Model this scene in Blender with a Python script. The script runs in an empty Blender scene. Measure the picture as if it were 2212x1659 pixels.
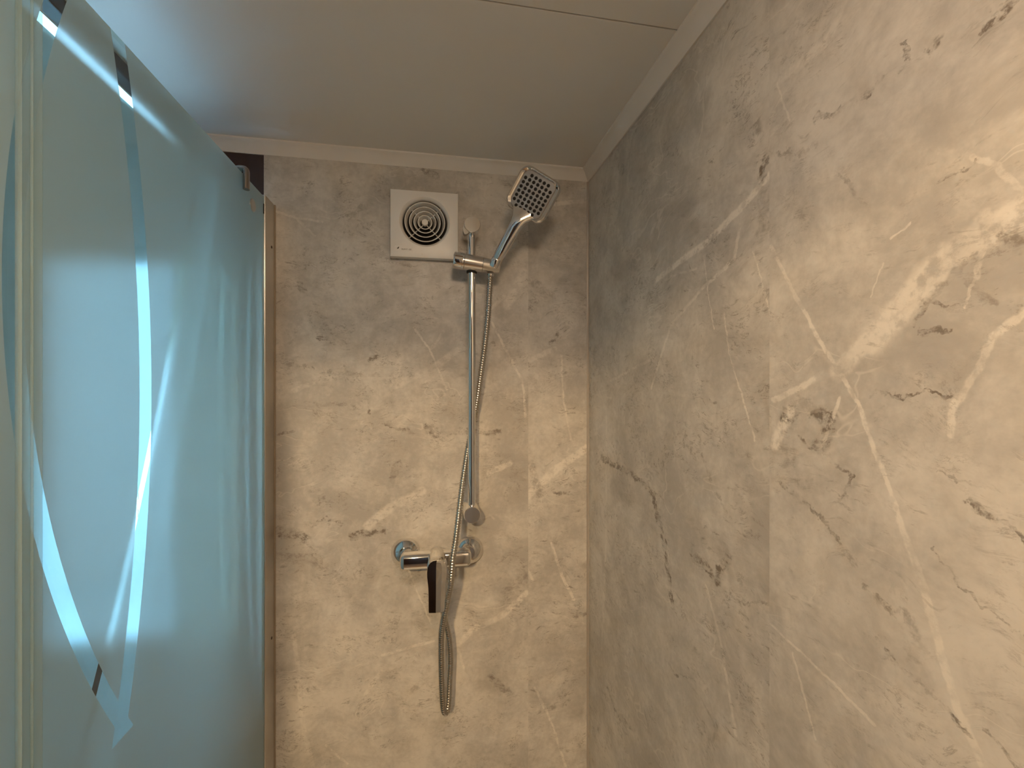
import bpy, bmesh, math, random
from mathutils import Vector, Matrix
random.seed(4)
S = bpy.context.scene
COL = S.collection
PI = math.pi

# ------------------------------------------------------------------ camera, world, lights, exposure
H = 1.49                      # eye height
cam = bpy.data.cameras.new('camera'); cam_o = bpy.data.objects.new('camera', cam); COL.objects.link(cam_o)
cam.sensor_width = 36.0; cam.lens = 945.0 / 2212.0 * 36.0; cam.clip_start = 0.01; cam.clip_end = 200
cam_o.location = (0, 0, H); cam_o.rotation_euler = (PI/2, 0, -math.atan(168/945.0))
S.camera = cam_o
S.view_settings.view_transform = 'Standard'; S.view_settings.look = 'None'
S.view_settings.gamma = 1.0; S.view_settings.use_curve_mapping = False
S.view_settings.exposure = 0.2
S.cycles.use_denoising = True
S.cycles.use_adaptive_sampling = True; S.cycles.adaptive_threshold = 0.025
S.cycles.max_bounces = 12; S.cycles.diffuse_bounces = 5; S.cycles.glossy_bounces = 6
S.cycles.transmission_bounces = 10; S.cycles.transparent_max_bounces = 16
S.cycles.sample_clamp_indirect = 6.0; S.cycles.caustics_reflective = True; S.cycles.caustics_refractive = True

W = bpy.data.worlds.new('overcast_sky'); S.world = W; W.use_nodes = True
bg = W.node_tree.nodes['Background']; bg.inputs[0].default_value = (0.37, 0.67, 1.0, 1); bg.inputs[1].default_value = 26.0

def area_light(name, loc, target, size, power, color, shape='DISK', size_y=None):
    l = bpy.data.lights.new(name, 'AREA'); l.shape = shape; l.size = size
    if size_y: l.size_y = size_y
    l.energy = power; l.color = color
    o = bpy.data.objects.new(name, l); COL.objects.link(o); o.location = loc
    o.rotation_euler = (Vector(target) - Vector(loc)).to_track_quat('-Z', 'Y').to_euler()
    return o
WARM = (1.0, 0.69, 0.36)
hall = area_light('hall_ceiling_lamp', (-0.41, -0.95, 1.99), (-0.06, 1.05, 0.85), 0.10, 10.5, WARM); hall.data.spread = math.radians(130)
area_light('mirror_lamp', (-0.80, 0.17, 1.72), (0.38, 0.35, 1.25), 0.14, 0.4, WARM)
area_light('bathroom_fill_light', (0.05, -0.12, 2.0), (0.1, 0.3, 0.0), 0.25, 6.2, (1.0, 0.73, 0.48))  # added unseen fill for the soft warm ambient level

# ------------------------------------------------------------------ materials
def rgb(r, g, b):
    f = lambda c: (c/255/12.92) if c/255 <= 0.04045 else ((c/255+0.055)/1.055)**2.4
    return (f(r), f(g), f(b), 1)
def new_mat(name):
    m = bpy.data.materials.new(name); m.use_nodes = True
    nt = m.node_tree; nt.nodes.clear()
    out = nt.nodes.new('ShaderNodeOutputMaterial')
    return m, nt, out
def principled(name, col, rough=0.5, metal=0.0, noise=0.0, nscale=40, bump=0.0, bscale=200, spec=0.5):
    m, nt, out = new_mat(name)
    p = nt.nodes.new('ShaderNodeBsdfPrincipled'); nt.links.new(p.outputs[0], out.inputs[0])
    p.inputs['Base Color'].default_value = col; p.inputs['Roughness'].default_value = rough
    p.inputs['Metallic'].default_value = metal; p.inputs['Specular IOR Level'].default_value = spec
    tc = nt.nodes.new('ShaderNodeTexCoord')
    if noise:
        n = nt.nodes.new('ShaderNodeTexNoise'); n.inputs['Scale'].default_value = nscale; n.inputs['Detail'].default_value = 4
        nt.links.new(tc.outputs['Object'], n.inputs['Vector'])
        mr = nt.nodes.new('ShaderNodeMapRange'); mr.inputs[1].default_value = .3; mr.inputs[2].default_value = .7
        mr.inputs[3].default_value = 1-noise; mr.inputs[4].default_value = 1+noise
        nt.links.new(n.outputs[0], mr.inputs[0])
        mx = nt.nodes.new('ShaderNodeVectorMath'); mx.operation = 'SCALE'; mx.inputs[0].default_value = col[:3]
        nt.links.new(mr.outputs[0], mx.inputs['Scale']); nt.links.new(mx.outputs[0], p.inputs['Base Color'])
    if bump:
        n2 = nt.nodes.new('ShaderNodeTexNoise'); n2.inputs['Scale'].default_value = bscale
        nt.links.new(tc.outputs['Object'], n2.inputs['Vector'])
        b = nt.nodes.new('ShaderNodeBump'); b.inputs['Strength'].default_value = bump; b.inputs['Distance'].default_value = .001
        nt.links.new(n2.outputs[0], b.inputs['Height']); nt.links.new(b.outputs[0], p.inputs['Normal'])
    return m

M = {}
M['ceiling'] = principled('ceiling_panel_white', (.76,.73,.69,1), .45, noise=.015, nscale=6, bump=.04, bscale=500)
M['cornice'] = principled('cornice_white_plastic', (.72,.685,.645,1), .4, noise=.02, nscale=20)
M['brown'] = principled('dark_brown_board', (.035,.018,.013,1), .4, noise=.25, nscale=18)
M['plain'] = principled('plain_cream_board', (.62,.58,.52,1), .5, noise=.03, nscale=5)
M['floor'] = principled('oak_vinyl', (.36,.245,.155,1), .45, noise=.1, nscale=12)
M['chrome'] = principled('chrome', (.80,.79,.78,1), .06, 1.0, noise=.01)
M['cap'] = principled('dull_chrome_cap', (.60,.57,.53,1), .34, .75, noise=.03)
M['hook'] = principled('dark_chrome', (.33,.30,.28,1), .14, 1.0, noise=.03)
M['chrome_soft'] = principled('satin_chrome', (.72,.71,.70,1), .2, 1.0, noise=.02)
M['hose'] = principled('steel_hose', (.52,.50,.47,1), .22, 1.0, noise=.05)
M['rail'] = principled('polished_rail', (.78,.80,.80,1), .17, 1.0, noise=.01)
M['alu'] = principled('satin_aluminium', (.58,.56,.53,1), .3, 1.0, noise=.03)
M['white_plastic'] = principled('white_plastic', (.74,.73,.71,1), .35, noise=.015)
M['black_rubber'] = principled('black_rubber', (.006,.006,.006,1), .7, noise=.1)
M['duct_shade'] = principled('black_duct_shade', (.01,.009,.008,1), .8, noise=.2)
M['grey_plate'] = principled('grey_spray_plate', (.42,.39,.36,1), .28, .55, noise=.03)
M['print'] = principled('dark_print', (.05,.045,.04,1), .5, noise=.1)
M['lamp_dot'] = principled('indicator_lens', (.9,.85,.75,1), .05, noise=.01)
M['brick'] = principled('pale_brick', (.42,.40,.38,1), .8, noise=.2, nscale=30)
M['mortar'] = principled('light_mortar', (.85,.85,.83,1), .9, noise=.08, nscale=60)
M['ground'] = principled('pale_gravel', (.5,.5,.48,1), .9, noise=.2, nscale=8)
M['window_frame'] = principled('window_frame_white', (.75,.76,.77,1), .4, noise=.02)
M['seam'] = principled('sealant_beige', (.30,.24,.18,1), .5, noise=.1)
M['corner'] = principled('corner_profile_grey', (.42,.38,.34,1), .35, .3, noise=.05)

# clear thin glass, frosted glass with clear curved bands
def thin_fresnel(nt, ior):
    # a Fresnel factor that is the same from both sides of a thin sheet
    fr = nt.nodes.new('ShaderNodeFresnel'); ge = nt.nodes.new('ShaderNodeNewGeometry'); mr = nt.nodes.new('ShaderNodeMapRange')
    mr.inputs[3].default_value = ior; mr.inputs[4].default_value = 1/ior
    nt.links.new(ge.outputs['Backfacing'], mr.inputs[0]); nt.links.new(mr.outputs[0], fr.inputs[0])
    return fr
def glass_nodes(nt, tint):
    tr = nt.nodes.new('ShaderNodeBsdfTransparent'); tr.inputs[0].default_value = tint
    gl = nt.nodes.new('ShaderNodeBsdfGlossy'); gl.inputs['Roughness'].default_value = .02; gl.inputs[0].default_value = (1,1,1,1)
    fr = thin_fresnel(nt, 1.3)
    mx = nt.nodes.new('ShaderNodeMixShader')
    nt.links.new(fr.outputs[0], mx.inputs[0]); nt.links.new(tr.outputs[0], mx.inputs[1]); nt.links.new(gl.outputs[0], mx.inputs[2])
    return mx
def clear_glass(name, tint):
    m, nt, out = new_mat(name); g = glass_nodes(nt, tint); nt.links.new(g.outputs[0], out.inputs[0]); return m
M['clear'] = clear_glass('clear_glass', (.93,.985,.98,1))
def sheer():
    m, nt, out = new_mat('sheer_curtain')
    tr = nt.nodes.new('ShaderNodeBsdfTransparent'); tr.inputs[0].default_value = (.92,.92,.88,1)
    tl = nt.nodes.new('ShaderNodeBsdfTranslucent'); tl.inputs[0].default_value = (.78,.77,.68,1)
    df = nt.nodes.new('ShaderNodeBsdfDiffuse'); df.inputs[0].default_value = (.72,.71,.65,1)
    tc = nt.nodes.new('ShaderNodeTexCoord'); wv = nt.nodes.new('ShaderNodeTexNoise'); wv.inputs['Scale'].default_value = 60
    nt.links.new(tc.outputs['Object'], wv.inputs['Vector'])
    mr = nt.nodes.new('ShaderNodeMapRange'); mr.inputs[3].default_value = .68; mr.inputs[4].default_value = .84; nt.links.new(wv.outputs[0], mr.inputs[0])
    a = nt.nodes.new('ShaderNodeMixShader'); a.inputs[0].default_value = .3; nt.links.new(tl.outputs[0], a.inputs[1]); nt.links.new(df.outputs[0], a.inputs[2])
    b = nt.nodes.new('ShaderNodeMixShader'); nt.links.new(mr.outputs[0], b.inputs[0]); nt.links.new(tr.outputs[0], b.inputs[1]); nt.links.new(a.outputs[0], b.inputs[2])
    nt.links.new(b.outputs[0], out.inputs[0]); return m
M['sheer'] = sheer()
def frosted(name, bands, rough=.9, ior=1.025, zmin=0.):
    """bands: (Y0, slope, curve, z0, half width): clear stripe where |Y-(Y0+slope(z-z0)+curve(z-z0)^2)| < half width"""
    m, nt, out = new_mat(name); N = nt.nodes; Lk = nt.links
    tc = N.new('ShaderNodeTexCoord'); sp = N.new('ShaderNodeSeparateXYZ'); Lk.new(tc.outputs['Object'], sp.inputs[0])
    def mth(op, a, b=None, c=None):
        n = N.new('ShaderNodeMath'); n.operation = op
        for i, x in enumerate((a, b, c)):
            if x is None: continue
            if isinstance(x, (int, float)): n.inputs[i].default_value = x
            else: Lk.new(x, n.inputs[i])
        return n.outputs[0]
    mask = None
    for y0, sl, cu, z0, hw in bands:
        y0 -= .7        # the panes' own origin sits at Y = 0.7
        dz = mth('SUBTRACT', sp.outputs[2], z0)
        f = mth('MULTIPLY_ADD', dz, mth('MULTIPLY_ADD', dz, cu, sl), y0)
        inside = mth('LESS_THAN', mth('ABSOLUTE', mth('SUBTRACT', sp.outputs[1], f)), hw)
        mask = inside if mask is None else mth('MAXIMUM', mask, inside)
    mask = mth('MULTIPLY', mask, mth('GREATER_THAN', sp.outputs[2], zmin))      # the stripes stop at this height
    tl = N.new('ShaderNodeBsdfTranslucent'); tl.inputs[0].default_value = (.74,.80,.77,1)
    rf = N.new('ShaderNodeBsdfRefraction'); rf.inputs[0].default_value = (.53,.58,.59,1); rf.inputs['Roughness'].default_value = rough; rf.inputs['IOR'].default_value = ior
    df = N.new('ShaderNodeBsdfDiffuse'); df.inputs[0].default_value = (.60,.80,.86,1)
    a = N.new('ShaderNodeMixShader'); a.inputs[0].default_value = .48; Lk.new(rf.outputs[0], a.inputs[1]); Lk.new(tl.outputs[0], a.inputs[2])
    b = N.new('ShaderNodeMixShader'); b.inputs[0].default_value = .24; Lk.new(a.outputs[0], b.inputs[1]); Lk.new(df.outputs[0], b.inputs[2])
    gl = N.new('ShaderNodeBsdfGlossy'); gl.inputs['Roughness'].default_value = .12
    fr = thin_fresnel(nt, 1.3)
    c = N.new('ShaderNodeMixShader'); Lk.new(fr.outputs[0], c.inputs[0]); Lk.new(b.outputs[0], c.inputs[1]); Lk.new(gl.outputs[0], c.inputs[2])
    cl = glass_nodes(nt, (.78,.86,.86,1))
    d = N.new('ShaderNodeMixShader'); Lk.new(mask, d.inputs[0]); Lk.new(c.outputs[0], d.inputs[1]); Lk.new(cl.outputs[0], d.inputs[2])
    Lk.new(d.outputs[0], out.inputs[0])
    return m
M['frost_front'] = frosted('frosted_glass_arcs', [(.6095,0,-.30,1.48,.0112), (.437,0,.58,1.58,.0095)], .95, 1.032, 1.087)
M['frost_rear'] = frosted('frosted_glass_arcs_door', [(.739,.318,-.178,1.42,.0062), (.937,0,.13,1.4,.004)])
def edge_glass():
    m, nt, out = new_mat('polished_glass_edge')
    tl = nt.nodes.new('ShaderNodeBsdfTranslucent'); tl.inputs[0].default_value = (.86,.99,.99,1)
    g = glass_nodes(nt, (.7,.95,.95,1)); mx = nt.nodes.new('ShaderNodeMixShader'); mx.inputs[0].default_value = .62
    nt.links.new(g.outputs[0], mx.inputs[1]); nt.links.new(tl.outputs[0], mx.inputs[2]); nt.links.new(mx.outputs[0], out.inputs[0])
    return m
M['edge'] = edge_glass()
def seal_plastic():
    m, nt, out = new_mat('translucent_seal')
    p = nt.nodes.new('ShaderNodeBsdfPrincipled'); p.inputs['Base Color'].default_value = (.52,.61,.64,1); p.inputs['Roughness'].default_value = .18
    tr = nt.nodes.new('ShaderNodeBsdfTransparent'); tr.inputs[0].default_value = (.85,.93,.93,1)
    mx = nt.nodes.new('ShaderNodeMixShader'); mx.inputs[0].default_value = .24
    nt.links.new(tr.outputs[0], mx.inputs[1]); nt.links.new(p.outputs[0], mx.inputs[2]); nt.links.new(mx.outputs[0], out.inputs[0])
    return m
M['seal'] = seal_plastic()

# marble-print wall panels: mottled stone, drawn light veins and dark stains (a print, colour only, plus one painted streak of light)
def seg_group():
    g = bpy.data.node_groups.new('vein_segment', 'ShaderNodeTree')
    for n, t in (('P','NodeSocketVector'),('A','NodeSocketVector'),('BA','NodeSocketVector'),('K','NodeSocketVector'),('Width','NodeSocketFloat'),('Strength','NodeSocketFloat'),('Prev','NodeSocketFloat')):
        g.interface.new_socket(name=n, in_out='INPUT', socket_type=t)
    g.interface.new_socket(name='Mask', in_out='OUTPUT', socket_type='NodeSocketFloat')
    g.interface.new_socket(name='P', in_out='OUTPUT', socket_type='NodeSocketVector')
    N = g.nodes; Lk = g.links; i = N.new('NodeGroupInput'); o = N.new('NodeGroupOutput')
    pa = N.new('ShaderNodeVectorMath'); pa.operation = 'SUBTRACT'; Lk.new(i.outputs['P'], pa.inputs[0]); Lk.new(i.outputs['A'], pa.inputs[1])
    dt = N.new('ShaderNodeVectorMath'); dt.operation = 'DOT_PRODUCT'; Lk.new(pa.outputs[0], dt.inputs[0]); Lk.new(i.outputs['K'], dt.inputs[1])
    h = N.new('ShaderNodeMath'); h.operation = 'ADD'; h.use_clamp = True; h.inputs[1].default_value = 0; Lk.new(dt.outputs['Value'], h.inputs[0])
    sc = N.new('ShaderNodeVectorMath'); sc.operation = 'SCALE'; Lk.new(i.outputs['BA'], sc.inputs[0]); Lk.new(h.outputs[0], sc.inputs['Scale'])
    ds = N.new('ShaderNodeVectorMath'); ds.operation = 'DISTANCE'; Lk.new(pa.outputs[0], ds.inputs[0]); Lk.new(sc.outputs[0], ds.inputs[1])
    mr = N.new('ShaderNodeMapRange'); mr.interpolation_type = 'SMOOTHSTEP'; mr.inputs[1].default_value = 0
    pl = N.new('ShaderNodeMath'); pl.operation = 'MULTIPLY'; pl.inputs[1].default_value = .45; Lk.new(i.outputs['Width'], pl.inputs[0]); Lk.new(pl.outputs[0], mr.inputs[1])
    Lk.new(ds.outputs['Value'], mr.inputs[0]); Lk.new(i.outputs['Width'], mr.inputs[2]); Lk.new(i.outputs['Strength'], mr.inputs[3]); mr.inputs[4].default_value = 0
    mx = N.new('ShaderNodeMath'); mx.operation = 'MAXIMUM'; Lk.new(mr.outputs[0], mx.inputs[0]); Lk.new(i.outputs['Prev'], mx.inputs[1]); Lk.new(mx.outputs[0], o.inputs[0])
    # hand the point on through the chain so that the segments are evaluated one after another
    cb = N.new('ShaderNodeCombineXYZ'); Lk.new(mx.outputs[0], cb.inputs[0])
    nx = N.new('ShaderNodeVectorMath'); nx.operation = 'MULTIPLY_ADD'; nx.inputs[1].default_value = (1e-7, 0, 0)
    Lk.new(cb.outputs[0], nx.inputs[0]); Lk.new(i.outputs['P'], nx.inputs[2]); Lk.new(nx.outputs[0], o.inputs[1])
    return g
SEG = seg_group()
BANDS = [0., .95, 1.12, 1.28, 1.44, 1.60, 1.78, 2.0]
def marble_bands(name, light, dark, right, seed, gen=.8):
    """one material per height band, each holding only the strokes that reach into it"""
    def cut(lst, z0, z1):
        out = []
        for pts, wd, st in lst:
            for a, b in zip(pts, pts[1:]):
                if max(a[1], b[1]) + wd*1.3 + .03 > z0 and min(a[1], b[1]) - wd*1.3 - .03 < z1: out.append(([a, b], wd, st))
        return out
    return [marble('%s_band_%d' % (name, i), cut(light, z0, z1), cut(dark, z0, z1), right, seed, gen) for i, (z0, z1) in enumerate(zip(BANDS, BANDS[1:]))]
def marble(name, light, dark, right, seed, gen):
    m, nt, out = new_mat(name); N = nt.nodes; Lk = nt.links
    def link(x, sock):
        if isinstance(x, (int, float)): sock.default_value = x
        elif isinstance(x, tuple): sock.default_value = x
        else: Lk.new(x, sock)
    def noise(v, scale, detail=4, rough=.55, dist=0.0, out_i=0):
        n = N.new('ShaderNodeTexNoise'); Lk.new(v, n.inputs['Vector']); n.inputs['Scale'].default_value = scale
        n.inputs['Detail'].default_value = detail; n.inputs['Roughness'].default_value = rough; n.inputs['Distortion'].default_value = dist
        return n.outputs[out_i]
    def mth(op, a, b=0.0, c=0.0, clamp=False):
        n = N.new('ShaderNodeMath'); n.operation = op; n.use_clamp = clamp
        for i, x in enumerate((a, b, c)): link(x, n.inputs[i])
        return n.outputs[0]
    def vm(op, a, b=None, scale=None):
        n = N.new('ShaderNodeVectorMath'); n.operation = op; link(a, n.inputs[0])
        if b is not None: link(b, n.inputs[1])
        if scale is not None: link(scale, n.inputs['Scale'])
        return n.outputs[0]
    def mr(x, a, b, c, d, smooth=True):
        n = N.new('ShaderNodeMapRange'); n.interpolation_type = 'SMOOTHSTEP' if smooth else 'LINEAR'
        for i, v in enumerate((x, a, b, c, d)): link(v, n.inputs[i])
        return n.outputs[0]
    def mix(f, a, b):
        n = N.new('ShaderNodeMix'); n.data_type = 'RGBA'
        link(f, n.inputs[0]); link(a, n.inputs[6]); link(b, n.inputs[7]); return n.outputs[2]
    tc = N.new('ShaderNodeTexCoord'); P = tc.outputs['Object']
    Ps = vm('ADD', P, (seed*3.1, seed*1.7, seed*2.3))
    w1 = vm('SUBTRACT', noise(Ps, 7, 3, out_i=1), (.5,.5,.5)); w2 = vm('SUBTRACT', noise(Ps, 45, 3, .6, out_i=1), (.5,.5,.5))
    warp = vm('ADD', vm('SCALE', w1, scale=.012), vm('SCALE', w2, scale=.0055))
    w3 = vm('SUBTRACT', noise(Ps, 150, 3, .6, out_i=1), (.5,.5,.5)); warp = vm('ADD', warp, vm('SCALE', w3, scale=.0045))
    flat = (0.,1.,1.) if right else (1.,0.,1.)
    Pw = vm('MULTIPLY', vm('ADD', P, warp), flat)
    Pd = vm('MULTIPLY', vm('ADD', P, vm('ADD', vm('SCALE', w1, scale=.022), vm('ADD', vm('SCALE', w2, scale=.024), vm('SCALE', w3, scale=.010)))), flat)
    def strokes(lst, start):
        prev = 0.0; Q = start
        for pts, wd, st in lst:
            for (a0, a1), (b0, b1) in zip(pts, pts[1:]):
                A = (0., a0, a1) if right else (a0, 0., a1); BA = (0., b0-a0, b1-a1) if right else (b0-a0, 0., b1-a1)
                l2 = max(1e-8, (b0-a0)**2 + (b1-a1)**2)
                n = N.new('ShaderNodeGroup'); n.node_tree = SEG; Lk.new(Q, n.inputs['P'])
                n.inputs['A'].default_value = A; n.inputs['BA'].default_value = BA; n.inputs['K'].default_value = tuple(c/l2 for c in BA)
                n.inputs['Width'].default_value = wd*1.05; n.inputs['Strength'].default_value = st; link(prev, n.inputs['Prev'])
                prev = n.outputs[0]; Q = n.outputs[1]
        return prev
    lm = strokes(light, Pw); dm = strokes(dark, Pd)
    # base mottling
    big = noise(Ps, 3.2, 5, .6, .6); mid = noise(Ps, 16, 5, .65, .4); fine = noise(Ps, 110, 3, .6)
    t = mth('ADD', mth('MULTIPLY', big, .5), mth('ADD', mth('MULTIPLY', mid, .36), mth('MULTIPLY', fine, .14)))
    base = mix(mr(t, .38, .62, 0., 1.), (.40,.376,.346,1), (.625,.592,.545,1))
    # soft darker clouds along the bedding direction
    ang = .55 if right else -.35
    rot = N.new('ShaderNodeMapping'); rot.inputs['Rotation'].default_value = (ang, 0, 0) if right else (0, ang, 0)
    rot.inputs['Scale'].default_value = (1., 1., 3.2); Lk.new(vm('ADD', Ps, vm('SCALE', w1, scale=.10)), rot.inputs['Vector'])
    rv = rot.outputs[0]
    # small irregular stains and short streaks, broken up by fine noise and kept in patches
    fb = mr(noise(Ps, 95, 4, .75), .40, .62, 0., 1.)
    rid = mth('ABSOLUTE', mth('SUBTRACT', noise(rv, 13, 6, .75, .3), .5))
    sq = mth('MULTIPLY', mth('MULTIPLY', mr(rid, 0., .03, 1., 0.), mr(noise(Ps, 13, 3), .47, .62, 0., 1.)), fb)
    spk = mth('MULTIPLY', mr(noise(rv, 36, 6, .75), .56, .70, 0., 1.), mr(noise(Ps, 8, 3), .42, .60, 0., 1.))
    cl = mth('MULTIPLY', mth('MULTIPLY', mr(noise(rv, 7, 6, .7), .52, .70, 0., 1.), mr(noise(Ps, 55, 5, .75), .40, .66, .2, 1.)), .55)
    generic = mth('MULTIPLY', mth('MAXIMUM', mth('MAXIMUM', sq, cl), spk), gen)
    # hairline pale veins
    hv = mth('ABSOLUTE', mth('SUBTRACT', noise(rv, 2.6, 3, .5, 1.2), .5))
    hair = mth('MULTIPLY', mr(hv, 0., .007, 1., 0.), mth('MULTIPLY', mr(noise(Ps, 5, 2), .5, .6, 0., 1.), .35))
    brk = mr(noise(Ps, 85, 4, .75), .36, .58, 0., 1.)
    brk2 = mr(noise(rv, 22, 4, .7, .3), .40, .60, .25, 1.15)
    dmask = mth('MULTIPLY', mth('MULTIPLY', dm, brk), brk2)
    lbrk = mth('MULTIPLY', mr(noise(Ps, 60, 4, .7), .36, .54, .18, 1.), mr(mid, .36, .56, .5, 1.))
    lmask = mth('MAXIMUM', mth('MULTIPLY', mth('MULTIPLY', lm, 1.15, clamp=True), lbrk), hair, clamp=True)
    col = mix(lmask, base, (.74,.695,.63,1))
    col = mix(mth('MAXIMUM', mth('MULTIPLY', dmask, 1.35), generic, clamp=True), col, (.195,.17,.145,1))
    p = N.new('ShaderNodeBsdfPrincipled'); Lk.new(col, p.inputs['Base Color']); p.inputs['Roughness'].default_value = .38
    p.inputs['Specular IOR Level'].default_value = .35
    Lk.new(p.outputs[0], out.inputs[0])
    return m
R1L = [([(0.447,1.733),(0.495,1.713),(0.562,1.692),(0.712,1.672)],0.0066,0.8),([(0.572,1.675),(0.548,1.564)],0.0016,0.6),([(0.495,1.694),(0.507,1.652),(0.566,1.632),(0.659,1.587),(0.727,1.483)],0.0036,0.55),([(0.527,1.586),(0.518,1.531),(0.47,1.421)],0.0018,0.7),([(0.473,1.651),(0.447,1.573)],0.0013,0.7),([(0.921,1.495),(0.712,1.537)],0.0036,0.35),([(0.937,1.416),(0.937,1.129),(0.965,0.873)],0.0054,0.35),([(0.568,1.201),(0.531,1.132),(0.506,1.038)],0.0034,0.5),([(0.681,1.665),(0.59,1.661)],0.0026,0.4),([(0.698,1.912),(0.687,1.871)],0.0025,0.35)]
R1D = [([(0.454,1.762),(0.456,1.736)],0.0068,0.75),([(0.452,1.712),(0.454,1.675),(0.467,1.651)],0.0132,0.3),([(0.965,1.316),(0.809,1.317),(0.715,1.295),(0.701,1.261),(0.679,1.222),(0.673,1.181),(0.66,1.135)],0.0085,0.85),([(0.6,1.237),(0.545,1.217),(0.523,1.266)],0.01,0.75),([(0.679,1.026),(0.646,1.022),(0.6,1.046)],0.0026,0.6),([(0.498,1.206),(0.448,1.233)],0.0024,0.5),([(0.926,0.811),(0.881,0.788),(0.789,0.818)],0.0056,0.5),([(0.461,1.073),(0.445,1.066)],0.0027,0.55),([(0.579,1.39),(0.559,1.357),(0.515,1.314)],0.003,0.4),([(0.934,2.033),(0.848,1.929)],0.0143,0.35),([(0.567,0.954),(0.546,1.022)],0.004,0.35)]
R2L = [([(0.218,1.606),(0.266,1.587),(0.303,1.553),(0.328,1.527)],0.0155,0.62),([(0.303,1.553),(0.339,1.522),(0.361,1.5)],0.0112,0.62),([(0.245,1.607),(0.267,1.584)],0.0079,0.5),([(0.443,1.649),(0.418,1.601),(0.387,1.544),(0.361,1.502),(0.34,1.471),(0.327,1.437),(0.318,1.416),(0.304,1.377)],0.0029,0.75),([(0.304,1.377),(0.286,1.329),(0.272,1.279),(0.259,1.244),(0.246,1.217)],0.0039,0.7),([(0.218,1.542),(0.239,1.522),(0.247,1.5),(0.263,1.475),(0.265,1.452)],0.0035,0.6),([(0.359,1.475),(0.377,1.431)],0.0023,0.7),([(0.418,1.462),(0.441,1.422)],0.0086,0.8),([(0.389,1.495),(0.441,1.472)],0.0043,0.7),([(0.31,1.615),(0.294,1.622)],0.0012,0.7),([(0.327,1.568),(0.316,1.596)],0.001,0.4),([(0.445,1.213),(0.395,1.206),(0.352,1.197),(0.324,1.191)],0.002,0.6),([(0.414,1.199),(0.4,1.165),(0.385,1.129)],0.0018,0.5),([(0.253,1.654),(0.24,1.642),(0.218,1.606)],0.0022,0.35),([(0.351,1.857),(0.368,1.829),(0.428,1.831)],0.0071,0.4),([(0.435,1.83),(0.417,1.779)],0.0016,0.5),([(0.249,1.57),(0.256,1.545)],0.0013,0.55),([(0.242,1.596),(0.249,1.566)],0.0025,0.5)]
R2D = [([(0.333,1.476),(0.294,1.48),(0.265,1.484)],0.0015,0.75),([(0.294,1.538),(0.28,1.557),(0.266,1.545),(0.259,1.545)],0.0028,0.75),([(0.289,1.531),(0.269,1.529)],0.0029,0.7),([(0.428,1.454),(0.407,1.473),(0.37,1.454),(0.38,1.431)],0.0099,0.8),([(0.406,1.437),(0.375,1.418),(0.352,1.403)],0.0027,0.6),([(0.348,1.402),(0.361,1.377)],0.0025,0.8),([(0.372,1.384),(0.343,1.378)],0.0016,0.5),([(0.277,1.424),(0.243,1.417)],0.0016,0.4),([(0.259,1.406),(0.236,1.398),(0.222,1.384)],0.0028,0.6),([(0.332,1.304),(0.315,1.298),(0.296,1.29),(0.286,1.278)],0.0042,0.5),([(0.318,1.266),(0.285,1.254),(0.266,1.244),(0.255,1.235)],0.0025,0.6),([(0.277,1.358),(0.25,1.33),(0.222,1.325)],0.0017,0.5),([(0.246,1.246),(0.227,1.235)],0.0027,0.5),([(0.438,1.381),(0.382,1.354),(0.357,1.329),(0.348,1.319)],0.0024,0.5),([(0.385,1.76),(0.334,1.748),(0.318,1.753)],0.0038,0.75),([(0.282,1.751),(0.27,1.753)],0.0044,0.8),([(0.3,1.771),(0.297,1.756),(0.3,1.751)],0.0024,0.6),([(0.244,1.741),(0.232,1.741)],0.0043,0.8),([(0.273,1.645),(0.262,1.649),(0.25,1.65)],0.0014,0.65),([(0.359,1.691),(0.334,1.654)],0.0031,0.35),([(0.445,1.757),(0.386,1.733)],0.0041,0.4),([(0.283,1.559),(0.25,1.579)],0.0041,0.35),([(0.235,1.594),(0.223,1.578)],0.0049,0.5),([(0.253,1.563),(0.24,1.544)],0.004,0.35),([(0.428,1.454),(0.421,1.393),(0.397,1.383)],0.0121,0.35),([(0.3,1.298),(0.292,1.276)],0.008,0.35)]
BAL = [([(0.137,1.635),(0.174,1.568),(0.213,1.496),(0.22,1.41)],0.0035,0.7),([(-0.046,1.62),(-0.011,1.572),(0.008,1.526),(0.029,1.478)],0.0027,0.65),([(0.022,1.614),(-0.008,1.572)],0.0041,0.4),([(0.054,1.57),(0.0,1.529),(-0.092,1.485)],0.0108,0.5),([(-0.074,1.558),(-0.092,1.485)],0.0081,0.35),([(-0.268,1.493),(-0.31,1.475)],0.0065,0.35),([(-0.151,1.164),(-0.1,1.204),(-0.029,1.238)],0.0136,0.5),([(0.129,1.276),(0.182,1.297)],0.0092,0.55),([(-0.12,0.864),(-0.003,0.884)],0.0041,0.65),([(0.054,0.87),(0.092,0.904),(0.159,0.927),(0.22,0.979)],0.0099,0.65),([(0.054,0.867),(0.07,0.813)],0.0035,0.7),([(-0.058,1.056),(-0.008,0.925)],0.0027,0.6),([(-0.154,0.778),(-0.12,0.827)],0.006,0.5),([(-0.242,0.673),(-0.195,0.624)],0.0033,0.6),([(-0.349,1.876),(-0.299,1.861),(-0.249,1.855)],0.0033,0.6),([(-0.307,1.865),(-0.266,1.823)],0.0033,0.5),([(0.214,1.762),(0.202,1.729),(0.175,1.68)],0.0141,0.65),([(0.112,1.645),(0.168,1.703)],0.0056,0.4),([(-0.308,0.93),(-0.288,0.711),(-0.265,0.612)],0.0059,0.35)]  # pale veins; the last stroke paints a streak of light on the panel
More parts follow.
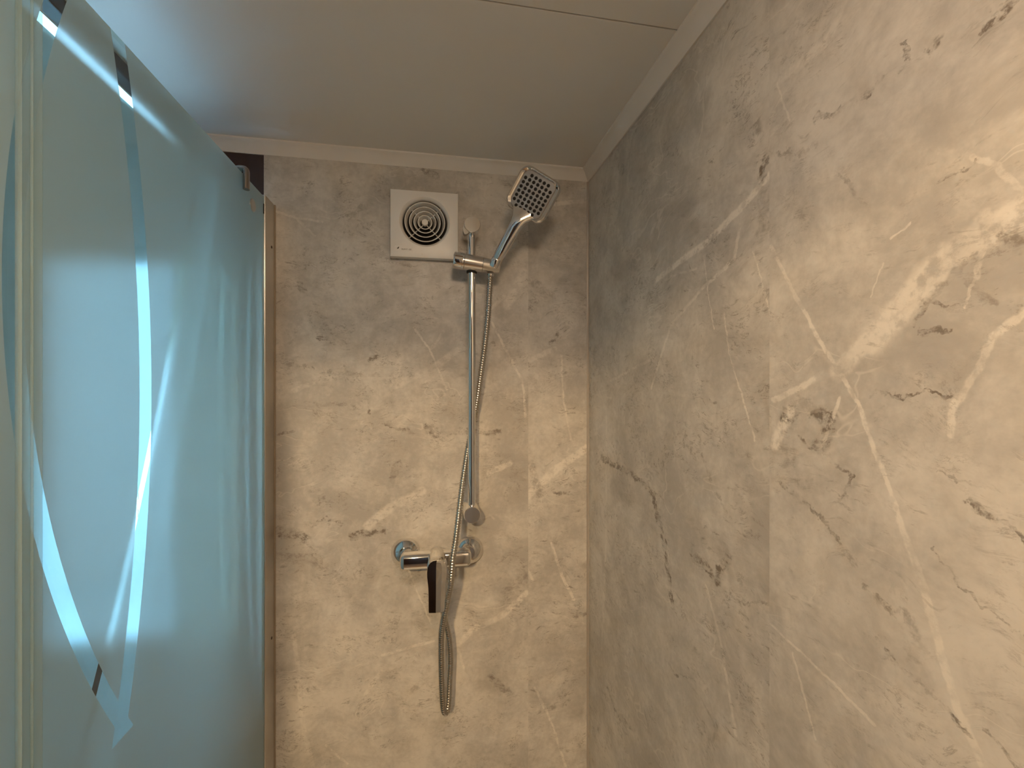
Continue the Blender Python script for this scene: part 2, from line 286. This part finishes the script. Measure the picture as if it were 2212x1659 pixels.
BAD = [([(-0.346,1.168),(-0.285,1.141)],0.0156,0.85),([(-0.271,1.171),(-0.242,1.187),(-0.209,1.168)],0.0066,0.8),([(-0.185,1.14),(-0.116,1.152)],0.0107,0.85),([(-0.343,1.379),(-0.31,1.382)],0.0045,0.6),([(-0.268,1.447),(-0.172,1.446)],0.0053,0.45),([(-0.11,1.399),(-0.061,1.38),(-0.043,1.372)],0.0054,0.7),([(-0.018,1.39),(0.003,1.368),(0.051,1.379),(0.156,1.376)],0.0084,0.65),([(-0.151,1.464),(-0.144,1.418)],0.0033,0.6),([(-0.256,1.598),(-0.242,1.596)],0.0079,0.75),([(-0.23,1.581),(-0.211,1.581)],0.0059,0.6),([(-0.144,1.547),(-0.13,1.554)],0.0067,0.75),([(-0.327,1.537),(-0.271,1.527)],0.0059,0.5),([(-0.239,1.517),(-0.116,1.511)],0.0054,0.4),([(-0.1,1.255),(-0.082,1.305)],0.0094,0.55),([(0.174,0.994),(0.213,1.02)],0.0184,0.4),([(0.137,0.783),(0.182,0.736)],0.0099,0.55),([(-0.295,0.906),(-0.235,0.89)],0.0046,0.5),([(-0.027,1.995),(0.001,1.982)],0.0096,0.6),([(-0.104,1.78),(-0.051,1.766)],0.0068,0.4),([(-0.343,1.108),(-0.265,1.087)],0.0131,0.4),([(-0.009,0.823),(-0.041,0.772)],0.0136,0.3),([(-0.304,1.728),(-0.285,1.687)],0.0065,0.4),([(-0.191,1.871),(-0.145,1.906)],0.0093,0.3),([(0.157,1.984),(0.191,1.975)],0.0099,0.4)]
BBL = [([(0.376,1.329),(0.292,1.274),(0.225,1.216)],0.0128,0.75),([(0.311,1.562),(0.315,1.447),(0.335,1.35)],0.0029,0.6),([(0.225,1.546),(0.295,1.578)],0.0079,0.5),([(0.294,1.935),(0.377,1.951)],0.0065,0.5),([(0.283,1.096),(0.315,1.009),(0.343,0.952)],0.0043,0.65),([(0.243,0.748),(0.292,0.639),(0.327,0.525)],0.0036,0.6),([(0.187,1.117),(0.238,1.011)],0.0036,0.5),([(0.232,1.978),(0.249,1.923)],0.0057,0.4)]
BBD = [([(0.292,1.225),(0.33,1.217)],0.0058,0.6),([(0.238,1.296),(0.255,1.216)],0.0114,0.35),([(0.344,0.911),(0.371,0.914)],0.0058,0.5),([(0.29,1.593),(0.306,1.616)],0.0072,0.55),([(0.238,0.676),(0.296,0.697)],0.0101,0.35),([(0.232,1.751),(0.284,1.707)],0.0158,0.3)]
M['marble_right_far'] = marble_bands('marble_print_right_far', R1L, R1D, True, 1.0)
M['marble_right_near'] = marble_bands('marble_print_right_near', R2L, R2D, True, 2.0, .5)
M['marble_back_wide'] = marble_bands('marble_print_back_wide', BAL, BAD, False, 3.0)
M['marble_back_narrow'] = marble_bands('marble_print_back_narrow', BBL, BBD, False, 4.0)

# ------------------------------------------------------------------ helpers
def base_of(p):
    b = Vector((0,0,0))
    while p is not None: b += p.location; p = p.parent
    return b
def obj(name, bm, mats, parent=None, smooth=None, loc=None):
    """link a bmesh (world coordinates unless loc) as one mesh object under parent"""
    bmesh.ops.recalc_face_normals(bm, faces=bm.faces)
    me = bpy.data.meshes.new(name)
    if loc is None: bmesh.ops.translate(bm, verts=bm.verts, vec=-base_of(parent))
    bm.to_mesh(me); bm.free()
    for m in (mats if isinstance(mats, (list, tuple)) else [mats]): me.materials.append(m)
    if smooth is not None:
        me.shade_smooth(); me.set_sharp_from_angle(angle=math.radians(smooth))
    o = bpy.data.objects.new(name, me); COL.objects.link(o)
    if parent is not None: o.parent = parent
    if loc is not None: o.location = loc
    return o
def thing(name, label, cat, loc, group=None):
    o = bpy.data.objects.new(name, None); COL.objects.link(o); o.location = loc; o.empty_display_size = .05
    o['label'] = label; o['category'] = cat
    if group: o['group'] = group
    return o
def struct(o, label=None):
    o['kind'] = 'structure'
    if label: o['label'] = label
    return o
def box(bm, a, b, bev=0.0, seg=2):
    a, b = Vector(a), Vector(b); c = (a+b)/2; d = b-a
    r = bmesh.ops.create_cube(bm, size=1.0, matrix=Matrix.Translation(c) @ Matrix.Diagonal((abs(d.x), abs(d.y), abs(d.z), 1)))
    if bev:
        es = list({e for v in r['verts'] for e in v.link_edges})
        bmesh.ops.bevel(bm, geom=es, offset=bev, segments=seg, affect='EDGES', profile=.5)
    return bm
def newbox(a, b, bev=0.0, seg=2): return box(bmesh.new(), a, b, bev, seg)
def loft(bm, rings, cap0=True, cap1=True):
    vs = [[bm.verts.new(p) for p in r] for r in rings]; n = len(vs[0])
    for r0, r1 in zip(vs, vs[1:]):
        for i in range(n): bm.faces.new((r0[i], r0[(i+1)%n], r1[(i+1)%n], r1[i]))
    if cap0: bm.faces.new(vs[0])
    if cap1: bm.faces.new(vs[-1])
    return vs
def frame_of(axis):
    a = Vector(axis).normalized(); u = a.orthogonal().normalized(); return a, u, a.cross(u)
def lathe(bm, origin, axis, prof, n=48, cap0=True, cap1=True):
    """prof: (distance along axis, radius)"""
    o = Vector(origin); a, u, w = frame_of(axis)
    rings = [[o + a*s + (u*math.cos(2*PI*i/n) + w*math.sin(2*PI*i/n))*max(r, 1e-5) for i in range(n)] for s, r in prof]
    return loft(bm, rings, cap0, cap1)
def banded(a, b):
    bm = bmesh.new(); (x0, y0, _), (x1, y1, _) = a, b
    vs = loft(bm, [[Vector((x, y, z)) for x, y in ((x0,y0),(x1,y0),(x1,y1),(x0,y1))] for z in BANDS])
    for f in bm.faces:
        zc = f.calc_center_median().z
        f.material_index = max(0, min(len(BANDS)-2, sum(zc > z for z in BANDS) - 1))
    return bm
def newlathe(*a, **k):
    bm = bmesh.new(); lathe(bm, *a, **k); return bm
def spline(pts, n):
    pts = [Vector(p) for p in pts]; P = [pts[0]*2-pts[1]] + pts + [pts[-1]*2-pts[-2]]; out = []
    for i in range(1, len(P)-2):
        for k in range(n):
            t = k/n; a, b, c, d = P[i-1:i+3]
            out.append(.5*((2*b) + (c-a)*t + (2*a-5*b+4*c-d)*t*t + (3*b-a-3*c+d)*t**3))
    out.append(pts[-1]); return out
def resample(pts, step):
    out = [pts[0].copy()]; acc = 0.0
    for a, b in zip(pts, pts[1:]):
        L = (b-a).length
        if L == 0: continue
        s = step - acc
        while s <= L:
            out.append(a.lerp(b, s/L)); s += step
        acc = L - (s - step)
    return out
def sweep(bm, pts, rad, n=14):
    t0 = (pts[1]-pts[0]).normalized(); u = t0.orthogonal().normalized(); rings = []
    for i, p in enumerate(pts):
        t = (pts[min(i+1, len(pts)-1)] - pts[max(i-1, 0)]).normalized()
        u = (u - t*u.dot(t)).normalized(); w = t.cross(u); r = rad(i)
        rings.append([p + (u*math.cos(2*PI*k/n) + w*math.sin(2*PI*k/n))*r for k in range(n)])
    loft(bm, rings)

XG, XR, YB, ZC = -0.35, 0.3825, 1.05, 2.022      # glass plane, right wall, back wall, ceiling

# ------------------------------------------------------------------ room shell
# back wall: a dark board with the window hole left of the shower, marble panels in front of it
wx0, wx1, wz0, wz1 = -0.85, -0.43, 0.925, 1.772
bm = bmesh.new()
box(bm, (-0.98, YB, 0), (wx0, YB+.05, 2.1)); box(bm, (wx1, YB, 0), (XR+.04, YB+.05, 2.1))
box(bm, (wx0, YB, 0), (wx1, YB+.05, wz0)); box(bm, (wx0, YB, wz1), (wx1, YB+.05, 2.1))
wall_back = struct(obj('wall_back', bm, M['brown']), 'dark brown back wall carrying the marble-print shower panels')
obj('marble_panel', banded((-.3705, YB-.003, 0), (.2265, YB, 2.0)), M['marble_back_wide'], wall_back)['label'] = 'wide marble-print panel behind the shower rail'
obj('marble_panel', banded((.2265, YB-.0032, 0), (XR, YB, 2.0)), M['marble_back_narrow'], wall_back)['label'] = 'narrow marble-print panel beside the corner'
wall_right = struct(obj('wall_right', newbox((XR+.003, -1.4, 0), (XR+.04, YB, 2.1)), M['plain']), 'right shower wall carrying marble-print panels')
obj('marble_panel', banded((XR, .4466, 0), (XR+.003, YB, 2.0)), M['marble_right_far'], wall_right)['label'] = 'marble-print panel reaching the back corner'
obj('marble_panel', banded((XR-.0003, -.3, 0), (XR+.003, .4466, 2.0)), M['marble_right_near'], wall_right)['label'] = 'near marble-print panel with a broad pale vein'
struct(obj('wall_left', newbox((-.98, -1.4, 0), (-.94, YB, 2.1)), M['brown']), 'dark brown left wall beyond the glass')
bm = newbox((-.94, -.36, 1.845), (XR, -.32, 2.1)); box(bm, (.27, -.36, 0), (XR, -.32, 1.845)); box(bm, (-.94, -.36, 0), (-.62, -.32, 1.845))
struct(obj('wall_front', bm, M['plain']), 'partition with the doorway behind the viewer')
struct(obj('wall_hall', newbox((-.98, -1.44, 0), (XR+.04, -1.4, 2.1)), M['plain']), 'cream wall of the hall behind the viewer')
struct(obj('door_1', newbox((-.90, -1.40, 0), (-.12, -1.36, 1.95), .003), M['brown']), 'dark brown hall door behind the viewer')
struct(obj('floor', newbox((-.98, -1.44, -.05), (XR+.04, YB+.05, 0)), M['floor']), 'oak vinyl floor')
struct(obj('shower_floor', newbox((XG-.01, .15, 0), (XR, YB, .05), .01), M['white_plastic']), 'pale shower tray under the frame')
ceiling = struct(obj('ceiling', newbox((-.98, -1.44, 2.03), (XR+.04, YB+.05, 2.12)), M['ceiling']), 'white ceiling of long panels')
for y0, y1 in ((.6055, YB), (-.36, .6035), (-1.4, -.362)):
    obj('ceiling_panel', newbox((-.94, y0, ZC), (XR, y1, 2.03), .0006, 1), M['ceiling'], ceiling)
# cornices (profile in distance from the wall and drop below the ceiling)
prof = [(0, -.0255), (.003, -.0255), (.0125, -.0125), (.0165, -.0075), (.0205, -.0055), (.023, -.003), (.023, 0), (0, 0)]
def cornice(name, p0, p1, inward, label, k0=0, k1=0, pw=1.0):
    bm = bmesh.new(); a, b, i = Vector(p0), Vector(p1), Vector(inward); d = (b-a).normalized()
    loft(bm, [[a + i*s*pw + d*s*pw*k0 + Vector((0,0,z)) for s, z in prof], [b + i*s*pw - d*s*pw*k1 + Vector((0,0,z)) for s, z in prof]])
    return struct(obj(name, bm, M['cornice'], None, 25), label)
cornice('trim_1', (-.94, YB, ZC), (XR, YB, ZC), (0,-1,0), 'white plastic cornice along the back wall', 0, 1.0)
cornice('trim_2', (XR, -.32, ZC), (XR, YB, ZC), (-1,0,0), 'white plastic cornice along the right wall', 0, 1.0)
struct(obj('trim_3', newbox((XR-.0065, YB-.0055, 0), (XR-.0015, YB-.0028, 1.9965), .001), M['corner']), 'thin grey corner strip between the marble walls')
struct(obj('trim_4', newbox((-.545, -.32, 1.998), (-.503, YB-.001, 2.022), .002), M['brown']), 'dark wooden batten under the ceiling beyond the glass')
# window beyond the glass
win = struct(obj('window_1', newbox((wx0, YB+.022, wz0), (wx1, YB+.026, wz1)), M['clear']), 'window behind the frosted shower glass')
bm = bmesh.new()
for a, b in (((wx0, YB+.005, wz0), (wx0+.022, YB+.045, wz1)), ((wx1-.022, YB+.005, wz0), (wx1, YB+.045, wz1)), ((wx0+.022, YB+.005, wz0), (wx1-.022, YB+.045, wz0+.022)), ((wx0+.022, YB+.005, wz1-.022), (wx1-.022, YB+.045, wz1))):
    box(bm, a, b, .002, 1)
obj('window_frame', bm, M['window_frame'], win)
cu = thing('curtain', 'sheer pale curtain drawn to one side of the window behind the frosted glass', 'curtain', (-.49, 1.025, 1.80))
bm = bmesh.new(); nx_ = 72; cols = []
for s_ in (0, .0008):
    for z in (1.80, 1.4, 1.0, .86):
        cols.append([bm.verts.new((-.556 + .126*i/nx_, 1.0235 + s_ + .0085*math.sin(i*.85 + .4*z) + .003*math.sin(i*.31), z)) for i in range(nx_+1)])
for base in (0, 4):
    for k in range(3):
        for i in range(nx_): bm.faces.new((cols[base+k][i], cols[base+k][i+1], cols[base+k+1][i+1], cols[base+k+1][i]))
obj('fabric', bm, M['sheer'], cu, 60)
obj('curtain_rod', newlathe((-.90, 1.025, 1.806), (1,0,0), [(0,.005), (.47,.005)], 16), M['window_frame'], cu, 30)
# outside: gravel and a pale brick wall seen through the clear slit
struct(obj('ground', newbox((-9, 1.6, -.45), (4, 9, -.35)), M['ground']), 'pale gravel outside the window')
gw = thing('garden_wall', 'pale brick garden wall outside, seen through the clear slit in the glass', 'wall', (-2.4, 4.3, -.35))
obj('mortar', newbox((-3.55, 4.3, -.35), (-1.7, 4.5, 2.85)), M['mortar'], gw)
bmb = newbox((-.108, -.012, -.0325), (.108, .02, .0325)); brick = obj('brick', bmb, M['brick'], gw, None, (0, 0, 0)); first = True
for r in range(42):
    for k in range(7):
        o = brick if first else brick.copy()
        if not first: COL.objects.link(o)
        first = False
        o.location = (-3.42 + .2255*k + (.1128 if r % 2 else 0) + 2.4, random.uniform(-.002, .002), .04 + .0755*r)

# ------------------------------------------------------------------ shower screen on the left
sc = thing('shower_screen', 'fixed frosted glass shower screen with clear curved stripes beside the marble wall', 'shower screen', (XG, .7, 0))
def pane(name, x, y0, y1, z0, z1, front, parent, th=.006):
    bm = newbox((x-th, y0, z0), (x, y1, z1))
    o = obj(name, bm, [M['clear'], front, M['edge']], parent)
    for f in o.data.polygons:
        if f.normal.x > .9: f.material_index = 1
        elif abs(f.normal.x) < .1: f.material_index = 2
    return o
pane('glass_pane', XG, .33, .988, .05, 1.881, M['frost_front'], sc)
obj('wall_profile', newbox((XG-.016, .9895, .04), (XG+.0025, YB-.006, 1.8855), .0012), M['alu'], sc)['label'] = 'upright aluminium channel holding the glass to the wall'
obj('sealant', newbox((XG-.012, YB-.0065, .04), (XG+.004, YB-.003, 1.886)), M['seam'], sc)
obj('gap_shade', newbox((XG-.004, .9865, 1.845), (XG+.0008, .9897, 1.8655)), M['black_rubber'], sc)  # black block painting the shade in the gap beside the glass
for z in (1.787, .9386):
    obj('screw', newlathe((XG+.0024, 1.026, z), (1,0,0), [(0,.003), (.0008,.003), (.0012,.002)], 12), M['brown'], sc)
sl = obj('seal_strip', newbox((XG+.0005, .4375, .05), (XG+.0035, .4617, 1.881), .001), M['seal'], sc); sl['label'] = 'milky upright plastic seal strip'
obj('seal_fin', newbox((XG+.003, .4375, .05), (XG+.0058, .4384, 1.881), .0003, 1), M['seal'], sl)
obj('seal_bead', newbox((XG+.0034, .4480, .05), (XG+.0055, .4500, 1.881), .0006, 1), M['seal'], sl)
# hook over the top edge
bm = bmesh.new(); ring = []
yk = .8875
path = [(XG+.0058, yk, 1.852), (XG+.0058, yk, 1.872), (XG+.0056, yk, 1.886), (XG+.002, yk, 1.8895), (XG-.007, yk, 1.8895), (XG-.0112, yk, 1.886), (XG-.0118, yk, 1.876), (XG-.0118, yk, 1.860)]
sweep(bm, resample(spline(path, 6), .0015), lambda i: .0055, 14)
bmesh.ops.scale(bm, vec=(1, 1.35, 1), space=Matrix.Translation((0, -yk, 0)), verts=bm.verts)
obj('hook', bm, M['hook'], sc, 40)['label'] = 'chrome hook over the top edge of the glass'
obj('cover_cap', newlathe((XG, .9316, 1.8395), (1,0,0), [(0,.0125), (.0012,.0125), (.002,.0112), (.0021, .004)], 32), M['alu'], sc, 30)['label'] = 'round grey cover cap on the glass'

sd = thing('shower_door', 'frosted glass shower door folded back behind the fixed screen', 'shower door', (XG-.07, .7, 0))
pane('glass_pane', -.414, .40, .985, .05, 1.875, M['frost_rear'], sd)
obj('top_rail', newbox((-.441, .385, 1.8945), (-.4205, 1.0, 1.8970), .0004, 1), M['rail'], sd)['label'] = 'thin polished metal rail above the glass'
for y in (.40, .975):
    obj('rail_bracket', newbox((-.4255, y-.008, 1.855), (-.4203, y+.008, 1.8950), .0008, 1), M['rail'], sd)

# ------------------------------------------------------------------ extractor fan
fx, fz, fy = -.0218, 1.8575, 1.028
fan = thing('extractor_fan', 'square white wall fan with round ringed grille left of the shower rail', 'fan', (fx, YB-.003, fz))
cx, cz = fx+.0006, fz+.0065
bm = bmesh.new(); n = 64; hs = .077
def sq(y, h, r=.0):
    out = []
    for i in range(n):
        a = 2*PI*i/n; c, s_ = math.cos(a), math.sin(a); k = h/max(abs(c), abs(s_)); out.append(Vector((fx+c*k, y, fz+s_*k)))
    return out
def ci(y, r): return [Vector((cx+r*math.cos(2*PI*i/n), y, cz+r*math.sin(2*PI*i/n))) for i in range(n)]
loft(bm, [sq(YB-.003, hs-.004), sq(YB-.006, hs), sq(fy+.002, hs), sq(fy+.0004, hs-.0006), sq(fy, hs-.002), ci(fy, .0575), ci(fy+.0005, .0568), ci(fy+.0022, .0545), ci(fy+.0050, .0522), ci(fy+.0085, .0510), ci(fy+.017, .0505)], True, False)
obj('faceplate', bm, M['white_plastic'], fan, 28)
obj('duct_shade_disc', newlathe((cx, fy+.0165, cz), (0,1,0), [(0,.0508), (.0025,.0508)], 48), M['duct_shade'], fan)['label'] = 'black disc standing for the shaded depth behind the grille'  # flat black disc: painted shade in place of a deep opening
for r, y0 in ((.0458, .0014), (.0354, .0020), (.0255, .0026), (.0164, .0032)):
    bm = bmesh.new(); w = .0016
    lathe(bm, (cx, fy, cz), (0,1,0), [(y0, r), (y0+.0005, r+.0004), (y0+.0112, r-.0042), (y0+.0112, r-.0042-w*.8), (y0+.0012, r-w), (y0, r-w+.0003), (y0, r)], 64, False, False)
    bmesh.ops.remove_doubles(bm, verts=bm.verts, dist=1e-6)
    obj('grille_ring', bm, M['white_plastic'], fan, 35)
obj('hub', newlathe((cx, fy+.002, cz), (0,1,0), [(0,.0062), (.0008,.0074), (.009,.0074)], 24), M['white_plastic'], fan, 30)
for k in range(4):
    a = PI/4 + k*PI/2; d = Vector((math.cos(a), 0, math.sin(a))); t = Vector((-d.z, 0, d.x))
    bm = bmesh.new(); c = Vector((cx, fy, cz))
    loft(bm, [[c+d*rr+t*s_*.0007+Vector((0, yy, 0)) for s_, yy in ((-1,.0105),(1,.0105),(1,.0155),(-1,.0155))] for rr in (.006, .0506)])
    obj('spoke', bm, M['white_plastic'], fan)
obj('indicator_lamp', newlathe((-.0275, fy, 1.7895), (0,-1,0), [(0,.0014), (.0006,.0012), (.0009,.0006)], 12), M['lamp_dot'], fan)
def text_mesh(body, size, loc, name, parent, mat):
    cu = bpy.data.curves.new(name, 'FONT'); cu.body = body; cu.size = size; cu.extrude = .00008; cu.align_y = 'CENTER'
    t = bpy.data.objects.new(name, cu); COL.objects.link(t); dg = bpy.context.evaluated_depsgraph_get()
    me = bpy.data.meshes.new_from_object(t.evaluated_get(dg)); bpy.data.objects.remove(t); bpy.data.curves.remove(cu)
    me.materials.clear(); me.materials.append(mat); me.transform(Matrix.Rotation(PI/2, 4, 'X'))
    o = bpy.data.objects.new(name, me); COL.objects.link(o); o.parent = parent; o.location = Vector(loc) - base_of(parent); return o
st = obj('sticker', newbox((-.0893, fy-.0003, 1.7938), (-.0475, fy, 1.8058), .0001, 1), M['white_plastic'], fan)
text_mesh('SILENT-100', .0046, (-.0741, fy-.0004, 1.7980), 'lettering', st, M['print'])
bm = bmesh.new()   # bird-like leaf emblem: two curved strokes meeting at the foot
for pts, w in (([(-.0862,1.8018),(-.0846,1.8000),(-.0826,1.7982)], .0009), ([(-.0834,1.7982),(-.0808,1.8004),(-.0790,1.8034)], .0015), ([(-.0842,1.8012),(-.0828,1.8006),(-.0812,1.8014)], .0006)):
    P = spline([(x, fy-.0004, z) for x, z in pts], 5)
    rr = []
    for i, p in enumerate(P):
        k = math.sin(PI*(i+.6)/(len(P)+.2))*w; rr.append([p+Vector((-k*.6,0,k*.6)), p+Vector((k*.6,0,-k*.6)), p+Vector((k*.6,.0002,-k*.6)), p+Vector((-k*.6,.0002,k*.6))])
    loft(bm, rr)
obj('emblem', bm, M['print'], st)

# ------------------------------------------------------------------ shower rail with slider
bx, by = .0840, .997
rail = thing('shower_rail', 'chrome riser rail with sliding handset holder on the back wall', 'shower rail', (bx, YB, 1.52))
obj('bar', newlathe((bx, by, 1.200), (0,0,1), [(0,.0088), (.643,.0088)], 32), M['chrome'], rail, 30)
for z in (1.8445, 1.1985):
    b = obj('bracket', newlathe((bx-.0008, YB-.003, z), (0,-1,0), [(0,.0185), (.074,.0185), (.0755,.0180), (.0765,.0172)], 48), M['chrome'], rail, 25)
    obj('end_cap', newlathe((bx-.0008, .9737, z), (0,-1,0), [(0,.0170), (.0012,.0172), (.0018,.0168)], 48), M['cap'], b, 25)
A = Vector((.0417, .988, 1.7683)); B_ = Vector((.1473, .988, 1.7555)); ax = (B_-A).normalized(); Ls = (B_-A).length
slider = obj('slider', newlathe(A, ax, [(.0245,.0180), (.0255,.0187), (.066,.0172), (.0665,.0169)], 48), M['chrome_soft'], rail, 25)
slider['label'] = 'sliding clamp that grips the bar'
obj('handset_holder', newlathe(A, ax, [(.0668,.0168), (.0672,.0171), (Ls-.003,.0140), (Ls-.0008,.0132), (Ls,.0115)], 48), M['chrome_soft'], slider, 25)
bm = bmesh.new(); nk = 72; rings = []
a_, u_, w_ = frame_of(ax)
for s_, r in ((0,.0152), (.0012,.0172), (.003,.0184), (.0035,.0186), (.0205,.0190), (.0215,.0188), (.0240,.0188)):
    ring = []
    for i in range(nk):
        t = 2*PI*i/nk; rr = r - (.0016 if (.003 < s_ < .021 and (i // 4) % 3 == 0) else 0)
        ring.append(A + a_*s_ + (u_*math.cos(t)+w_*math.sin(t))*rr)
    rings.append(ring)
loft(bm, rings); obj('knob', bm, M['chrome'], slider, 25)
obj('bar_gap_shade', newlathe((bx, by-.001, 1.7425), (0,0,1), [(0,.0118), (.010,.0118)], 32), M['black_rubber'], slider)  # black ring painting the shaded gap around the bar

# ------------------------------------------------------------------ handset
hb = Vector((.1334, .9767, 1.7605)); hc = Vector((.2083, .9075, 1.8979)); ha = (hc-hb).normalized(); hc = hc - ha*.005
vd = hc - Vector((0, 0, H)); hn = -(vd - ha*vd.dot(ha)).normalized(); hp = ha.cross(hn)
if hp.x < 0: hp = -hp
hp, hn = hp*math.cos(.25) + hn*math.sin(.25), hn*math.cos(.25) - hp*math.sin(.25)      # face turned a little to the left
hand = thing('shower_handset', 'chrome hand shower with square spray head leaning right in its holder', 'shower head', hb)
def hpt(p, s_, nn): return hb + hp*p + ha*s_ + hn*nn
Lh = (hc-hb).length
# handle
rings = []
for s_, w, d, off in ((-.007,.0098,.0098,0), (-.005,.0108,.0108,0), (.012,.0114,.0112,0), (.013,.0106,.0106,0), (.0145,.0112,.0112,0), (.045,.0128,.0118,-.001), (.080,.0146,.0118,-.002), (.100,.0162,.0112,-.003), (.110,.0190,.0106,-.004), (.118,.0235,.0098,-.0055), (.125,.0290,.009,-.007), (.131,.0325,.008,-.008)):
    rings.append([hpt(w*math.copysign(abs(math.cos(t))**.85, math.cos(t)), s_, off + d*math.copysign(abs(math.sin(t))**.85, math.sin(t))) for t in [2*PI*i/40 for i in range(40)]])
bm = bmesh.new(); loft(bm, rings); obj('handle', bm, M['chrome'], hand, 50)
def rrect(hw, hh, r, nn, cs=Lh, k=8):
    out = []
    for qx, qy, a0 in ((1,1,0), (-1,1,PI/2), (-1,-1,PI), (1,-1,3*PI/2)):
        for i in range(k+1):
            t = a0 + PI/2*i/k; out.append(hpt(qx*(hw-r) + r*math.cos(t), cs + qy*(hh-r) + r*math.sin(t), nn))
    return out
bm = bmesh.new()
loft(bm, [rrect(.022,.020,.012,-.0215), rrect(.036,.034,.018,-.0195), rrect(.0455,.0430,.020,-.014), rrect(.0492,.0468,.021,-.0075), rrect(.0496,.0472,.021,-.005), rrect(.0490,.0466,.021,-.003), rrect(.0470,.0448,.020,-.0008), rrect(.0455,.0436,.019,0), rrect(.0405,.0412,.015,-.0022), rrect(.0380,.0400,.013,-.0036)])
obj('head', bm, M['chrome'], hand, 40)
bm = bmesh.new(); loft(bm, [rrect(.0378,.0398,.013,-.0037), rrect(.0378,.0398,.013,-.0022), rrect(.0365,.0386,.012,-.0014)])
obj('spray_plate', bm, M['grey_plate'], hand, 30)['label'] = 'grey spray plate'
nz = None; pit = .0098
spots = [(i-3, j-2.5) for j in range(6) for i in range(7)] + [(i-2, jj) for jj in (3.5, -3.5) for i in range(5)]
for i, j in spots:
    loc = hpt(i*pit*1.05, Lh + j*pit*.97 - .0025, -.0014) - hb
    if nz is None:
        bm = newlathe((0,0,0), hn, [(-.0005,.0036), (.0006,.0036), (.0012,.0030), (.0014,.0016)], 12); nz = obj('nozzle', bm, M['black_rubber'], hand, 40, loc)
    else:
        o = nz.copy(); COL.objects.link(o); o.location = loc

# ------------------------------------------------------------------ hose
hose_pts = [(.1258,.988,1.7365), (.1246,.9905,1.7162), (.121,.995,1.6483), (.1151,1.0,1.5852), (.1071,1.006,1.5215), (.0971,1.015,1.4466), (.0877,1.018,1.3928), (.0767,1.015,1.3402), (.0675,1.005,1.2891), (.0606,.99,1.2497), (.0533,.97,1.2038), (.0452,.952,1.1501), (.0384,.936,1.1186), (.0350,.931,1.0775), (.0290,.940,1.0368), (.0212,.947,.9953), (.0158,.96,.9528), (.015,.97,.9068), (.0161,.978,.8457), (.0182,.985,.7893), (.0214,.99,.7595), (.0277,.996,.7512), (.032,1.0,.7717), (.0342,1.004,.816), (.0363,1.004,.8631), (.033,1.0,.9131), (.0246,.995,.9585), (.0153,.99,1.0034), (.0101,.985,1.0423), (.0081,.985,1.0640)]
hose = thing('shower_hose', 'ribbed steel shower hose hanging in a loop below the mixer', 'hose', (.0161, .978, .75))
P = resample(spline(hose_pts, 12), .0011)
bm = bmesh.new(); sweep(bm, P, lambda i: .0064 + .0005*(1 if i % 5 < 3 else -1), 12)
obj('tube', bm, M['hose'], hose, 60)
obj('end_nut', newlathe((.1260,.988,1.7400), Vector((-.05,.1,-1)), [(0,.0080), (.004,.0080), (.005,.0074)], 24), M['chrome'], hose, 30)
obj('end_nut', newlathe((.0079,.985,1.0825), (.03,0,-1), [(0,.0095), (.016,.0095), (.0185,.0078)], 8), M['chrome'], hose, 30)

# ------------------------------------------------------------------ mixer
mx = thing('shower_mixer', 'chrome single lever shower mixer on the marble wall', 'mixer tap', (.004, YB, 1.10))
bm = newbox((-.0735, .968, 1.0855), (.0815, 1.003, 1.1195), .0095, 4)
obj('body', bm, M['chrome'], mx, 35)
for x, z in ((-.0655, 1.0995), (.0825, 1.0950)):
    fl = obj('wall_flange', newlathe((x, YB-.003, z), (0,-1,0), [(0,.0325), (.002,.0332), (.007,.0322), (.013,.0285), (.019,.0220), (.0225,.0175), (.023,.0165)], 48), M['chrome'], mx, 40)
    xs = max(-.058, min(.066, x))
    obj('union_nut', newlathe((x*.93, 1.030, 1.1025), (0,-1,0), [(0,.0145), (.0015,.0150), (.026,.0150)], 36), M['chrome'], fl, 30)
cxm = .0060
bm = bmesh.new()
rings = []
for y, r, dz in ((1.006,.0165,0), (1.000,.0200,0), (.975,.0212,0), (.945,.0212,0), (.930,.0206,0), (.926,.0190,0), (.9252,.016,0)):
    rings.append([Vector((cxm + r*math.cos(2*PI*i/48), y, 1.1035 + dz + r*1.05*math.sin(2*PI*i/48))) for i in range(48)])
loft(bm, rings); obj('cartridge_housing', bm, M['chrome'], mx, 40)
# lever: a long blade with a rounded head and a crease down its face
bm = bmesh.new(); rings = []
for z, hw in ((1.1232,.0035), (1.1222,.0085), (1.1195,.0130), (1.1150,.0168), (1.1085,.0193), (1.100,.0203), (1.090,.0199), (1.080,.0186), (1.070,.0174), (1.055,.0167), (1.035,.0163), (1.022,.0160), (1.0205,.0150)):
    k = (1.1232 - z)/.1027; yb = .9215 - .011*k; c = cxm - .0012*k; th = .0085 - .003*k
    rings.append([Vector((c-hw, yb+.0022*min(1,hw/.016), z)), Vector((c-hw*.10, yb, z)), Vector((c+hw*.5, yb+.0012, z)), Vector((c+hw, yb+.0032*min(1,hw/.016), z)), Vector((c+hw, yb+.0032+th*.6, z)), Vector((c, yb+th, z)), Vector((c-hw, yb+.0022+th*.6, z))])
loft(bm, rings); obj('lever', bm, M['chrome'], mx, 5)
obj('outlet', newlathe((.0079,.985,1.0870), (0,0,-1), [(0,.0105), (.004,.0105)], 24), M['chrome'], mx)
